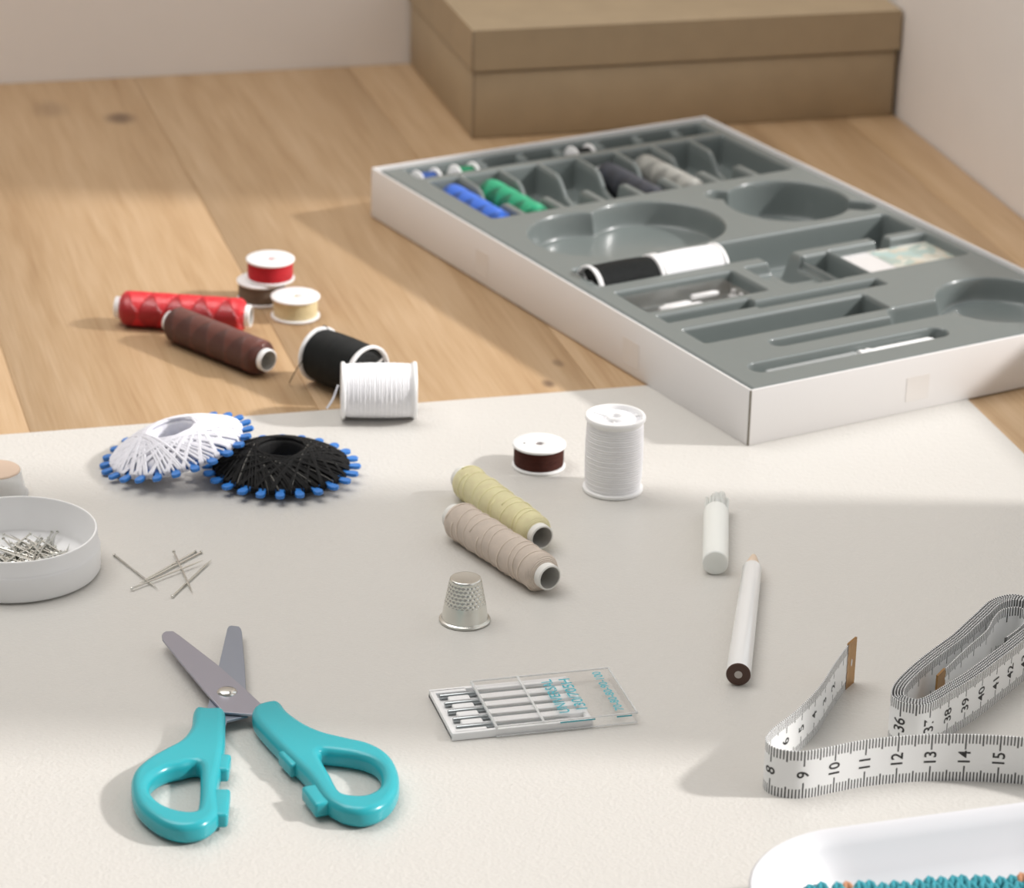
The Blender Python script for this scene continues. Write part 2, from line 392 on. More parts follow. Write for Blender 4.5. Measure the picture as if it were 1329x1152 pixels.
# right wall with two window openings (low sill 7.3 cm above the table)
U0, U1 = 22.1, 23.1
pieces = [box('p', (U0, -16.2, -75), (U1, 13.45, 95), M['wall']), box('p', (U0, -130, -75), (U1, -16.2, 7.3), M['wall']),
          box('p', (U0, -71, 7.3), (U1, -50.4, 95), M['wall']), box('p', (U0, -130, 62), (U1, -16.2, 95), M['wall'])]
o = frame_obj(join('wall_right', pieces, M['wall']), 'structure')
o = frame_obj(box('floor', (-160, -170, -77), (23.1, 15.5, -75), M['floor']), 'structure')
table = thing('oak_tabletop', 'light oak tabletop of wide boards running up to the white walls', 'table')
table.matrix_world = FR
seams = [-93.0, -81.7, -70.4, -59.1, -47.9, -36.7, -25.5, -14.35, -3.16, 8.05, 19.3, 22.0]
for i in range(len(seams) - 1):
    box('board', (seams[i] + .006, -112, WOOD_Z - 2.8), (seams[i + 1] - .006, 13.4, WOOD_Z), M['wood'], table, bev=.03, seg=1)
for (u, v) in ((-90, -108), (18, -108), (-90, 9), (18, 9)):
    box('leg', (u - 3, v - 3, -75), (u + 3, v + 3, WOOD_Z - 2.8), M['wood'], table, bev=.2)
# cutting mat
mt_ = poly_plate('work_mat', [[(10.95, -32.75), (10.95, -104), (-78, -104), (-78, -32.75)]], WOOD_Z, 0, .02, M['leather'], smooth_pts=False)
mt_.matrix_world = FR
mt_['label'] = 'large greige leather-grained desk mat covering the near half of the oak tabletop'; mt_['category'] = 'desk mat'

# ------------------------------------------------------------------ kraft box
BW, BD, BH = 21.98, 13.27, 5.43
kb = thing('storage_box', 'brown kraft cardboard box with a deep lid against the back wall', 'box'); kb.matrix_world = FR @ Matrix.Translation((0, 0, WOOD_Z * S))
box('base', (.1, .1, 0), (BW - .15, BD, 3.3), M['kraft'], kb, bev=.08)
lid = []
lid.append(box('p', (.0, .0, 5.3), (BW - .02, BD + .1, BH), M['kraft']))
for lo, hi in (((0, 0, 3.42), (BW - .02, .12, 5.3)), ((0, BD - .02, 3.42), (BW - .02, BD + .1, 5.3)), ((0, .12, 3.42), (.12, BD - .02, 5.3)), ((BW - .14, .12, 3.42), (BW - .02, BD - .02, 5.3))):
    lid.append(box('p', lo, hi, M['kraft']))
ld_ = join('lid', lid, M['kraft'], kb)
box('neck', (.16, .16, 3.3), (BW - .2, BD - .05, 5.2), M['kraft_edge'], kb)
for (u, z0, z1) in ((-.03, 3.42, 5.42), (.07, 0, 3.3)):
    box('corner_edge', (u, u, z0), (u + .12, u + .12, z1), M['kraft_edge'], kb, bev=.03)

# ------------------------------------------------------------------ thread goods: prototypes
def ring_core(name, ro, ri, z0, z1, mat, parent, mat_in=None, M4=None, seg=48):
    b = .03
    o = lathe(name, [(ri, z0), (ro - b, z0), (ro, z0 + b), (ro, z1 - b), (ro - b, z1), (ri + .01, z1), (ri, z1 - .02)], mat, parent, seg, M4, closed=True)
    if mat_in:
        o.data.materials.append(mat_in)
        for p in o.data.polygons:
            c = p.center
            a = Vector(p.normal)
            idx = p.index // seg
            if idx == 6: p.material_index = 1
    return o
def tube_spool(name, label, p0, p1, r, mat, core=.46, ex=.22, silk=True, strands=0, group=None, inner='paper_in'):
    """thread wound on an open paper tube lying on its side; p0, p1 are the ends of the axis"""
    p0, p1 = Vector(p0), Vector(p1); L = (p1 - p0).length
    R3 = axis_frame(p0, p1)
    t = thing(name, label, 'thread', p0, R3, group)
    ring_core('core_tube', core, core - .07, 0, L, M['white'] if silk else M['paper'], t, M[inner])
    n = 46; prof = []
    z0, z1 = ex, L - ex
    for i in range(n + 1):
        f = i / n; z = z0 + (z1 - z0) * f
        e = min(1, min(f, 1 - f) * (z1 - z0) / .28)
        rr = core + (r - core) * (1 - (1 - e) ** 2.2)
        prof.append((rr, z))
    prof = [(core - .02, z0)] + prof + [(core - .02, z1)]
    if silk:
        rad = lambda th, i, rr, z: rr * (1 + .01 * math.sin(th + z * 3.0) * math.sin(th - z * 3.0))
    else:
        rad = lambda th, i, rr, z: rr * (1 + .022 * math.sin(z * 3.4 + .5 * math.sin(2 * th)) + .02 * (((z * 1.15 + th / (2 * PI)) % 1) - .5))
    lathe('thread', prof, mat, t, 56, rad=rad, sharp=80, closed=True)
    if strands:
        VV, FF = [], []
        for k in range(strands):
            pts = []; ph = random.random() * 6.3; sg = -1 if k % 3 == 0 else 1
            za = z0 + .25 + (z1 - z0 - .5) * (k / strands); zb = za + .55 * (1 if k % 2 else .8)
            for j in range(25):
                f = j / 24; th = ph + sg * 2 * PI * f; z = min(z1 - .15, za + (zb - za) * f)
                rr = rad(th, 0, r, z) + .008
                pts.append((rr * math.cos(th), rr * math.sin(th), z))
            v, f_ = sweep_vf(pts, .028, 5, len(VV)); VV += v; FF += f_
        mk('crossing_strands', VV, FF, mat, t, uv=np.zeros((len(VV), 2)))
    return t
def bobbin(name, label, loc, tmat, R=1.025, H=.95, rot=None, fill=.93, group=None, r_t=None):
    t = thing(name, label, 'bobbin', loc, rot, group)
    for z in (0, H - .12):
        o = lathe('flange', [(.17, z), (R - .04, z), (R, z + .03), (R, z + .09), (R - .04, z + .12), (.22, z + .12), (.17, z + .08)], M['white'], t, 56, closed=True)
    ring_core('hub', .26, .17, .05, H - .05, M['white'], t)
    rt_ = r_t or R * fill
    lathe('thread', [(.25, .12), (rt_ * .985, .12), (rt_ * 1.0, .2)] + [(rt_ * (1 + .01 * math.sin(i * 2.1)), .2 + (H - .4) * i / 14) for i in range(15)] + [(rt_ * .985, H - .12), (.25, H - .12)], tmat, t, 56, sharp=80)
    h = Matrix.Translation((R * .55, R * .1, H + .001))
    lathe('thread_hole_shade', [(.0, .0), (.05, .0), (.05, .004), (0, .004)], M['dark'], t, 16, M4=h)  # flat dark disc: the hole is not cut, its shade is painted
    return t
def spool(name, label, loc, tmat, H=2.95, R=1.11, rot=None, group=None, bulge=1.0):
    t = thing(name, label, 'spool', loc, rot, group)
    fl = [(R - .22, 0), (R - .05, 0), (R, .04), (R, .13), (R - .05, .17), (.5, .17), (.44, .06), (.44, .02), (R - .26, .02)]
    lathe('flange', fl, M['white'], t, 64, closed=True)
    fl2 = [(.30, H - .26), (R - .16, H - .26), (R - .13, H - .05), (R - .09, H), (R - .03, H), (R, H - .04), (R, H - .12), (R - .05, H - .17), (R - .1, H - .3), (.30, H - .3)]
    lathe('flange', fl2, M['white'], t, 64, closed=True)
    ring_core('hub', .34, .22, .03, H - .03, M['white'], t)
    for k in range(3):
        a = k * 2 * PI / 3 + .4
        box('spoke', (.3, -.03, H - .27), (R - .12, .03, H - .12), M['white'], t, M4=Matrix.Rotation(a, 4, 'Z'))
    n = 110; prof = [(.4, .17)]
    for i in range(n + 1):
        f = i / n; z = .17 + (H - .34) * f
        r = R * (.905 + .05 * bulge * math.sin(PI * min(1, max(0, f))) ** .6) + .007 * random.random() + .008 * math.sin(i * .45) ** 2
        prof.append((r, z))
    prof.append((.4, H - .17))
    lathe('thread', prof, tmat, t, 64, sharp=80)
    return t

# ------------------------------------------------------------------ loose threads
tube_spool('thread_tube', 'tube of glossy red thread lying behind the brown tube', (-16.43, 127.9, .72 + WOOD_Z), (-10.8, 127.25, .72 + WOOD_Z), .72, M['tred'])
tube_spool('thread_tube', 'tube of glossy brown thread lying in front of the red tube', (-14.04, 126.45, .72 + WOOD_Z), (-9.71, 122.32, .72 + WOOD_Z), .72, M['tbrown'])
tube_spool('thread_tube', 'tube of pale yellow thread lying behind the beige tube on the mat', (-1.82, 111.3, .62), (1.15, 106.12, .62), .64, M['tyellow'], .45, .3, silk=False, strands=9)
tube_spool('thread_tube', 'tube of beige thread on the mat behind the thimble', (-2.05, 107.7, .67), (1.42, 102.69, .67), .68, M['tbeige'], .46, .3, silk=False, strands=10)
bobbin('bobbin', 'bobbin of taupe thread under the red bobbin', (-10.68, 131.13, WOOD_Z), M['tgreyb'], rot=Matrix.Rotation(1, 3, 'Z'), R=1.05)
bobbin('bobbin', 'bobbin of red thread stacked on the taupe bobbin', (-10.32, 131.15, .90), M['tredb'], R=1.02)
bobbin('bobbin', 'bobbin of cream thread on the wood right of the red bobbin', (-9.14, 129.3, WOOD_Z), M['tcream'], R=1.02, fill=.9)
bobbin('bobbin', 'bobbin of dark brown thread on the mat beside the upright white spool', (1.01, 114.0, 0), M['tbrownb'], rot=Matrix.Rotation(PI, 3, 'Z'), R=1.0)
spool('thread_spool', 'spool of white thread standing upright on the mat', (3.74, 112.0, 0), M['tw'])
def lying(p0, p1): return axis_frame(p0, p1)
a, b = Vector((-6.62, 118.27, 1.11)), Vector((-3.72, 118.5, 1.11))
ws = spool('thread_spool', 'spool of white thread lying on its side across the mat edge', a, M['tw'], H=(b - a).length, rot=lying(a, b))
a, b = Vector((-7.75, 122.3, 1.11 + WOOD_Z)), Vector((-5.62, 120.25, 1.11 + WOOD_Z))
bs = spool('thread_spool', 'spool of black thread lying behind the white spool on the wood', a, M['tk'], H=(b - a).length, rot=lying(a, b))
def world_child(o, parent):
    bpy.context.view_layer.update(); o.parent = parent; o.matrix_parent_inverse = parent.matrix_world.inverted()
o = sweep('thread_tail', catmull([(-6.68, 117.6, 1.6), (-6.85, 117.4, 1.15), (-7.0, 117.3, .9), (-7.1, 117.3, .75)], 4, False), .045, M['white_th']); world_child(o, ws)
o = sweep('thread_tail', catmull([(-7.85, 121.6, 1.6), (-8.2, 121.3, 1.25), (-8.55, 121.3, .7), (-8.8, 121.5, .15), (-8.85, 121.7, .0)], 5, False), .02, M['black_th']); world_child(o, bs)
o = sweep('thread_tail', catmull([(-7.55, 122.6, 2.0), (-7.5, 122.2, 2.28), (-7.3, 121.8, 2.25)], 5, False), .02, M['black_th']); world_child(o, bs)

# ------------------------------------------------------------------ star shaped thread winders
def winder(name, label, loc, rot, mat, strand_r, seed, hl=None, fill=1.0):
    rnd = random.Random(seed)
    t = thing(name, label, 'thread winder', loc, rot)
    n = 24; L = []
    for i in range(n):
        c = 2 * PI * i / n
        for (da, r) in ((-.085, 2.42), (-.048, 2.50), (-.064, 2.76), (-.046, 2.89), (0, 2.94), (.046, 2.89), (.064, 2.76), (.048, 2.50), (.085, 2.42)):
            L.append((r * math.cos(c + da), r * math.sin(c + da)))
    hole = [(.7 * math.cos(x), .7 * math.sin(x)) for x in np.arange(40) * 2 * PI / 40]
    poly_plate('star_disc', [L, hole], -.07, .07, .03, M['blue_pl'], t, smooth_pts=False)
    def surf(r):
        f = max(0, min(1, (r - .93) / 1.62)); return .06 + .66 * (1 - f) ** 1.0 + .06 * math.sin(PI * f)
    prof = [(.80, -.25), (.78, .2), (.80, .58), (.85, .67), (.93, .69), (1.05, .64)] + [(r, surf(r) - .03) for r in (1.2, 1.4, 1.6, 1.8, 2.0)] + ([(2.2, surf(2.2) - .05), (2.36, .04)] if fill else [(2.1, .03)]) + \
           [(2.1, -.1), (1.6, -.22), (1.1, -.32), (.85, -.32)]
    lathe('wound_thread_core', prof, mat, t, 72, closed=True, rad=lambda th, i, r, z: r * (1 + .012 * math.sin(th * 24 + i)), sharp=80)
    VV, FF = [], []; V2, F2 = [], []
    for i in range(n):
        ga = 2 * PI * (i + .5) / n
        for k in range(7 if fill else 6):
            D = math.radians(rnd.uniform(126, 140)); a0 = ga + rnd.uniform(-.03, .03); lift = rnd.uniform(-.01, .07)
            rm = 2.5 * math.cos(D / 2); pts = []
            for j in range(17):
                x = -1 + 2 * j / 16
                tx = x * 2.5 * math.sin(D / 2); r = math.hypot(rm, tx); an = a0 + D / 2 + math.atan2(tx, rm)
                z = surf(max(r, .93)) + lift * (1 - abs(x)) ** .5 + .01
                pts.append((r * math.cos(an), r * math.sin(an), z))
            pts = [(pts[0][0] * 1.0, pts[0][1] * 1.0, -.08)] + pts + [(pts[-1][0], pts[-1][1], -.08)]
            if hl and k == 0 and i % 3 != 1:
                v, f = sweep_vf(pts, strand_r * .55, 5, len(V2)); V2 += v; F2 += f
            else:
                v, f = sweep_vf(pts, strand_r * rnd.uniform(.75, 1.2), 5, len(VV)); VV += v; FF += f
        for k in range(4):      # underside
            D = math.radians(rnd.uniform(120, 138)); rm = 2.5 * math.cos(D / 2); pts = []
            for j in range(9):
                x = -1 + 2 * j / 8; tx = x * 2.5 * math.sin(D / 2); r = math.hypot(rm, tx); an = ga + D / 2 + math.atan2(tx, rm)
                pts.append((r * math.cos(an), r * math.sin(an), -.06 - .26 * (1 - max(0, (r - .93) / 1.6))))
            v, f = sweep_vf(pts, strand_r, 5, len(VV)); VV += v; FF += f
    o = mk('wound_strands', VV, FF, mat, t); o['kind'] = 'stuff'
    if V2: o = mk('painted_shine_strands', V2, F2, hl, t); o['kind'] = 'stuff'  # lighter grey strands paint the shine on the black yarn
    return t
winder('thread_winder', 'blue star winder of black thread lying flat on the mat', (-8.48, 112.5, .36), Matrix.Rotation(.06, 3, 'Z'), M['black_th'], .035, 3, hl=M['yarn_shine'])
winder('thread_winder', 'blue star winder of white thread tilted up on the black one', (-12.38, 113.0, .80), Matrix.Rotation(math.radians(-14.5), 3, 'Y') @ Matrix.Rotation(.1, 3, 'Z'), M['white_th'], .05, 5, fill=0)

# ------------------------------------------------------------------ thimble
th = thing('thimble', 'small dimpled silver metal thimble standing on the mat', 'thimble', (-1.43, 100.6, 0))
prof = []
for i in range(9): a_ = i / 8 * PI; prof.append((.80 + .07 * math.sin(a_) , .0 + .11 * (1 - math.cos(a_)) / 2 * 1.0))
prof += [(.775, .125)]
for i in range(1, 91):
    f = i / 90; prof.append((.775 - .245 * f ** 1.15, .13 + 1.40 * f))
prof += [(.515, 1.56), (.48, 1.578), (.44, 1.57)]
seg = 220
def dim(t, i, r, z):
    if z < .70 or z > 1.50: return r
    row = (z - .74) / .125; k = math.floor(row); fr = row - k - .5
    nn = 26; ph = (t / (2 * PI) * nn + (.5 if k % 2 else 0)) % 1 - .5
    d = math.hypot(fr * .125, ph * 2 * PI * r / nn)
    return r - .032 * max(0, 1 - (d / .062) ** 2)
lathe('cup', prof, M['thimble'], th, seg, rad=dim, sharp=75)
# dimpled top as a small height field
VV, FF = [], []; nr, na = 40, 96
for i in range(nr + 1):
    r = .455 * i / nr
    for j in range(na):
        a_ = 2 * PI * j / na; x, y = r * math.cos(a_), r * math.sin(a_)
        gx = x / .088; gy = y / .076; ky = math.floor(gy + .5); kx = math.floor(gx + .5 + (.5 if ky % 2 else 0)); cx = kx - (.5 if ky % 2 else 0)
        d = math.hypot((gx - cx) * .088, (gy - ky) * .076)
        VV.append((x, y, 1.568 - .02 * max(0, 1 - (d / .036) ** 2)))
for i in range(nr):
    for j in range(na):
        j2 = (j + 1) % na; FF.append((i * na + j, (i + 1) * na + j, (i + 1) * na + j2, i * na + j2))
mk('dimpled_top', VV, FF, M['thimble'], th)

# ------------------------------------------------------------------ scissors
sc_ = thing('scissors', 'open scissors with turquoise plastic handles lying on the mat', 'scissors', (-8.81, 93.88, 0))
off = Matrix.Translation((8.81, -93.88, 0))
LB = [(-9.23, 98.69), (-9.2, 98.85), (-9.12, 98.93), (-8.86, 98.87), (-8.78, 98.7), (-8.73, 98.46), (-8.42, 95.92), (-8.25, 94.36), (-8.03, 92.53), (-8.65, 92.15), (-8.71, 91.25), (-9.39, 91.21), (-9.36, 92.77), (-9.34, 93.41), (-9.26, 96.03)]
UB = [(-11.3, 97.84), (-11.28, 98.0), (-11.2, 98.14), (-10.97, 98.17), (-10.71, 97.84), (-9.31, 95.83), (-8.27, 94.16), (-7.63, 93.07), (-7.15, 91.92), (-7.4, 91.44), (-7.87, 92.41), (-8.79, 92.5), (-9.55, 94.0), (-10.62, 96.22), (-11.25, 97.55)]
poly_plate('blade', [LB], .30, .39, .015, M['steel_d'], sc_, smooth_pts=False, M4=off)['label'] = 'darker lower blade'
poly_plate('blade', [UB], .41, .50, .015, M['steel'], sc_, smooth_pts=False, M4=off)
lathe('pivot_screw', [(0, .62), (.12, .615), (.24, .59), (.31, .54), (.33, .50), (.33, .30), (.2, .28), (0, .28)], M['chrome'], sc_, 40, sharp=60)
RH = [(-7.89, 92.34), (-7.8, 92.82), (-7.45, 93.1), (-7.09, 93.1), (-6.75, 92.41), (-6.19, 91.66), (-5.58, 91.15), (-4.85, 90.81), (-4.11, 90.48), (-3.52, 89.83), (-3.19, 88.85), (-3.11, 87.8), (-3.28, 86.93), (-3.63, 86.37), (-4.1, 86.12), (-4.59, 86.2), (-4.95, 86.45), (-5.33, 86.95), (-5.85, 88.2), (-6.4, 89.2), (-7.0, 90.25), (-7.69, 91.6)]
RHo = [(-5.6, 89.75), (-5.1, 89.82), (-4.35, 89.6), (-3.88, 89.15), (-3.68, 88.5), (-3.70, 87.75), (-4.02, 87.25), (-4.45, 87.16), (-4.85, 87.4), (-5.2, 88.4)]
LH = [(-9.70, 92.5), (-9.25, 92.55), (-8.78, 92.5), (-8.65, 91.52), (-8.54, 90.2), (-8.52, 88.85), (-8.52, 87.53), (-8.42, 86.66), (-8.33, 85.9), (-8.5, 85.35), (-8.84, 85.0), (-9.44, 84.9), (-10.11, 85.3), (-10.76, 86.2), (-11.08, 87.3), (-11.11, 88.3), (-10.8, 89.12), (-10.38, 89.74), (-9.92, 90.4), (-9.70, 91.31)]
LHo = [(-9.22, 88.85), (-9.7, 88.7), (-10.17, 88.4), (-10.50, 87.8), (-10.50, 87.1), (-10.11, 86.4), (-9.59, 86.0), (-9.1, 85.92), (-8.98, 86.3), (-9.05, 87.6)]
poly_plate('handle', [RH, RHo], .02, .70, .25, M['teal'], sc_, M4=off, res=6)
poly_plate('handle', [LH, LHo], .02, .70, .25, M['teal'], sc_, M4=off, res=6)
# small stops and shoulders on the inner edges of the grips
for (x, y, a_, L_, W_) in ((-5.55, 87.20, math.radians(-66), .62, .26), (-8.33, 86.60, math.radians(-88), .80, .24), (-6.48, 89.5, math.radians(-62), .50, .22), (-8.49, 89.1, math.radians(-90), .5, .2)):
    box('stop', (-L_, -W_, .12), (L_, W_, .60), M['teal'], sc_, bev=.1, seg=3, M4=off @ Matrix.Translation((x, y, 0)) @ Matrix.Rotation(a_, 4, 'Z'))

# ------------------------------------------------------------------ dressmaking pencil with brush cap
p0, p1 = Vector((7.51, 96.22, .42)), Vector((8.55, 105.63, .42)); L = (p1 - p0).length
pc = thing('chalk_pencil', 'white tailor pencil with a brown cut end on the mat', 'pencil', p0, axis_frame(p0, p1))
lathe('barrel', [(.39, .02), (.405, .06), (.335, L - 1.25), (.325, L - 1.2)], M['pencil'], pc, 48)
lathe('cut_end', [(.13, .0), (.37, .0), (.40, .03), (.395, .06), (.13, .06)], M['brown_dip'], pc, 48, closed=True)['label'] = 'dark brown cut end'
lathe('sharpened_tip', [(.33, L - 1.22), (.29, L - 1.12), (.10, L - .18)], M['pwood'], pc, 32)
lathe('lead', [(.10, L - .2), (.03, L), (0, L)], M['lead'], pc, 16)
lathe('lead', [(.13, .05), (.13, -.005), (0, -.01)], M['lead'], pc, 24)
p0, p1 = Vector((7.16, 104.72, .46)), Vector((7.4, 109.3, .46)); L = (p1 - p0).length
bc = thing('pencil_brush', 'short translucent white brush cap lying behind the pencil', 'brush', p0, axis_frame(p0, p1))
lathe('cap', [(.0, .0), (.42, .0), (.455, .04), (.455, L - .35), (.43, L - .2), (.40, L - .2), (.0, L - .5)], M['white_soft'], bc, 48)
VV, FF = [], []
for k in range(300):
    r = .41 * math.sqrt(random.random()); a_ = random.random() * 2 * PI; x, y = r * math.cos(a_), r * math.sin(a_)
    dx, dy = random.uniform(-.06, .06), random.uniform(-.06, .06)
    v, f = sweep_vf([(x, y, L - .5), (x + dx * .5, y + dy * .5, L + .3), (x + dx, y + dy, L + .75 + random.uniform(-.1, .1) - x * .35)], [.03, .028, .02], 4, len(VV)); VV += v; FF += f
o = mk('bristles', VV, FF, M['white_soft'], bc); o['kind'] = 'stuff'

# ------------------------------------------------------------------ machine needle case
nc = thing('needle_case', 'slid-open flat plastic case of five machine needles on the mat', 'needle case', (-1.63, 91.99, 0), Matrix.Rotation(.2715, 3, 'Z'))
tr = []
tr.append(box('p', (-.02, -.10, .02), (4.55, 3.0, .12), M['white']))
for lo, hi in (((-.02, -.10, .02), (4.55, .04, .27)), ((-.02, 2.84, .02), (4.55, 3.0, .27)), ((-.02, .0, .02), (.14, 2.9, .27)), ((4.38, 0, .02), (4.55, 2.9, .27))):
    tr.append(box('p', lo, hi, M['white'], bev=.02))
for k in range(6):
    y = .07 + k * .545
    tr.append(box('p', (.45, y - .16, .1), (1.15, y + .16, .28), M['white'], bev=.05, seg=3) if 0 < k < 5 else box('p', (.1, y - .1, .1), (1.15, y + .12, .27), M['white'], bev=.03))
    tr.append(box('p', (1.45, y - .17, .1), (4.45, y + .17, .26), M['white'], bev=.04) if 0 < k < 5 else box('p', (1.45, y - .1, .1), (4.45, y + .1, .26), M['white'], bev=.03))
join('tray', tr, M['white'], nc)
for k in range(5):
    y = .34 + k * .545
    lathe('machine_needle', [(.0, .0), (.07, .0), (.085, .02), (.085, 1.35), (.05, 1.5), (.04, 3.2), (.01, 3.7), (0, 3.7)], M['needle'], nc, 16,
          M4=Matrix.Translation((.22 + .03 * (k % 2), y, .215)) @ Matrix.Rotation(PI / 2, 4, 'Y'))
cv = []
for lo, hi in (((1.38, -.17, .37), (6.0, 3.06, .40)), ((1.38, -.17, .03), (6.0, -.14, .38)), ((1.38, 3.03, .03), (6.0, 3.06, .38)), ((5.97, -.14, .03), (6.0, 3.03, .38))):
    cv.append(box('p', lo, hi, M['clear']))
join('cover', cv, M['clear'], nc)
ce = [box('p', lo, hi, M['edge_glint'], bev=.01) for lo, hi in (((1.36, -.18, .32), (1.43, 3.07, .42)), ((2.88, -.17, .40), (2.96, 3.06, .43)), ((5.95, -.18, .36), (6.01, 3.07, .41)), ((1.38, -.19, .36), (6.0, -.14, .41)), ((1.38, 3.03, .36), (6.0, 3.08, .41)), ((1.38, -.19, .03), (6.0, -.15, .07)))]  # rim bars whitened to paint bright highlights along the clear edges
join('cover_rim', ce, M['edge_glint'], nc)
VV, FF = [], []
for (s, x, sz, wid) in (('UNIVERSAL', 3.76, .50, 2.35), ('130/705H', 4.36, .52, 2.15), ('70-80-80-90-100', 5.50, .40, 2.75)):
    v, f = text_vf(s, sz, .006)
    xs = [q[0] for q in v]; k = wid / (max(xs) - min(xs)); n0 = len(VV)
    VV += [(x - q[1], 1.45 + q[0] * k, .405) for q in v]; FF += [tuple(n0 + i for i in ff) for ff in f]
for (xa, xb) in ((3.45, 4.6), (5.3, 5.8)):
    n0 = len(VV); VV += [(xa, -.195, .30), (xb, -.195, .30), (xb, -.195, .35), (xa, -.195, .35)]; FF += [(n0, n0 + 1, n0 + 2, n0 + 3)]
mk('lettering', VV, FF, M['ink_t'], nc, False)['label'] = 'teal printed lettering'

# ------------------------------------------------------------------ measuring tape
TH = 1.6
tm = thing('measuring_tape', 'white measuring tape with brass clips, its end uncoiled at the lower right', 'tape measure', (9, 92, 0))
def resample(P, step):
    P = np.array(P, float); d = np.r_[0, np.cumsum(np.linalg.norm(np.diff(P, axis=0), axis=1))]
    s = np.linspace(0, d[-1], max(2, int(d[-1] / step))); return np.stack([np.interp(s, d, P[:, 0]), np.interp(s, d, P[:, 1])], 1), s
class Ribbon:
    def __init__(self, P, s0=0, ds=1, h0=0.0, lean=0.0):
        self.P, self.s = resample(P, .06); T = np.gradient(self.P, axis=0); T /= np.linalg.norm(T, axis=1)[:, None]
        self.Nn = np.stack([T[:, 1], -T[:, 0]], 1); self.s0 = s0; self.ds = ds; self.T = T
        self.h0 = h0
    def at(self, s, z, offs=0):
        x = np.interp(s, self.s, self.P[:, 0]); y = np.interp(s, self.s, self.P[:, 1]); nx = np.interp(s, self.s, self.Nn[:, 0]); ny = np.interp(s, self.s, self.Nn[:, 1])
        return (x + nx * offs - 9, y + ny * offs - 92, z)
    def build(self, name, parent):
        n = len(self.s); V = []; F = []; UV = []
        zs = [self.h0, self.h0 + TH]
        for i in range(n):
            for side in (1, -1):
                for z in zs:
                    V.append(self.at(self.s[i], z, .018 * side)); UV.append((self.s0 + self.ds * self.s[i], z - self.h0))
        for i in range(n - 1):
            a_, b_ = i * 4, (i + 1) * 4
            F += [(a_, b_, b_ + 1, a_ + 1), (a_ + 3, b_ + 3, b_ + 2, a_ + 2), (a_ + 1, b_ + 1, b_ + 3, a_ + 3), (a_ + 2, b_ + 2, b_, a_)]
        o = mk(name, V, F, M['tape'], parent, True, np.array(UV)); o.data.set_sharp_from_angle(angle=math.radians(45)); return o
    def num(self, k, side, acc, sz=.56, flip=1):
        """numeral k centred on its mark, reading up the tape"""
        v, f = text_vf(str(k), sz, .008); n0 = len(acc[0]); s = (k - self.s0) / self.ds
        for (x, y) in v:
            acc[0].append(self.at(s - y * side * flip * self.ds * 1.0, self.h0 + TH / 2 + x * .9 * flip, .024 * side * (1 if True else 1)))
        acc[1].extend([tuple(n0 + i for i in ff) for ff in f])
path = [(11.29, 96.74), (11.12, 96.45), (10.93, 96.08), (10.41, 94.75), (9.81, 93.1), (9.0, 91.5), (8.35, 90.5), (8.05, 89.95), (7.94, 89.55), (8.02, 89.2), (8.27, 88.95), (8.68, 88.82), (9.12, 88.85), (9.64, 89.06), (10.3, 89.38), (11.03, 89.69), (11.94, 89.95), (12.98, 90.14), (14.08, 90.22), (15.16, 90.18), (15.97, 90.09), (17.03, 89.85), (18.24, 89.3), (19.5, 88.5), (21, 88.2)]
path = catmull(path, 5, False)
rb = Ribbon(path); 
# arc length where the '9' mark falls, so the printed numbers land where they belong
d9 = rb.s[np.argmin(np.hypot(rb.P[:, 0] - 9.04, rb.P[:, 1] - 88.86))]; d15 = rb.s[np.argmin(np.hypot(rb.P[:, 0] - 15.16, rb.P[:, 1] - 90.18))]
rb.ds = 6.0 / (d15 - d9); rb.s0 = 9.0 - rb.ds * d9
rb.build('tape_end', tm)
acc = ([], [])
for k in range(8, 21): rb.num(k, 1, acc)
for k in range(2, 8): rb.num(k, -1, acc)
# the coil: loops of tape standing on edge, folded long and flat
outer = [(12.07, 92.95), (12.12, 92.55), (12.40, 92.24), (12.83, 92.10), (13.18, 92.25), (13.5, 92.55), (14.04, 93.22), (14.72, 94.04), (15.22, 94.72), (15.75, 95.5), (16.27, 96.25), (16.74, 96.96), (17.3, 97.8), (17.7, 98.6), (17.85, 99.4), (17.6, 100.05), (17.17, 100.28), (16.83, 100.38), (16.42, 100.22), (15.96, 99.8), (15.46, 98.93), (14.97, 98.08), (14.43, 97.14), (13.66, 96.02), (12.89, 94.82), (12.27, 93.65)]
outer = outer[14:] + outer[:14]
out_s = catmull(outer, 6)
Po = np.array(out_s)
def inset(P, d):
    T = np.roll(P, -1, 0) - np.roll(P, 1, 0); T /= np.linalg.norm(T, axis=1)[:, None]
    return P + np.stack([-T[:, 1], T[:, 0]], 1) * d
for k in range(5):
    Pk = inset(Po, k * .09 + (.0 if k < 1 else .01))
    Pk = np.r_[Pk, Pk[:2]]
    r_ = Ribbon(Pk, 35.6, 1.0)
    if k == 0:
        d36 = r_.s[np.argmin(np.hypot(r_.P[:, 0] - 12.34, r_.P[:, 1] - 92.28))]; d42 = r_.s[np.argmin(np.hypot(r_.P[:, 0] - 16.3, r_.P[:, 1] - 96.3))]
        r_.s0 = 36.0 - d36
        for q in range(36, 46): r_.num(q, 1, acc)
    else: r_.s0 = 36 + 17.3 * k
    r_.build('tape_loop', tm)
inner = catmull([(13.62, 94.1), (14.1, 94.97), (14.85, 96.3), (15.6, 97.55), (15.95, 98.5), (16.3, 99.15), (16.75, 99.4), (17.0, 99.3), (17.1, 98.8), (16.8, 98.0), (16.2, 97.1)], 6, False)
ri = Ribbon(inner, 140, 1.0); ri.build('tape_inner_end', tm)
for q in range(142, 148): ri.num(q, -1, acc, .42)
mk('printed_numbers', acc[0], acc[1], M['ink'], tm, False)['label'] = 'black printed numerals'
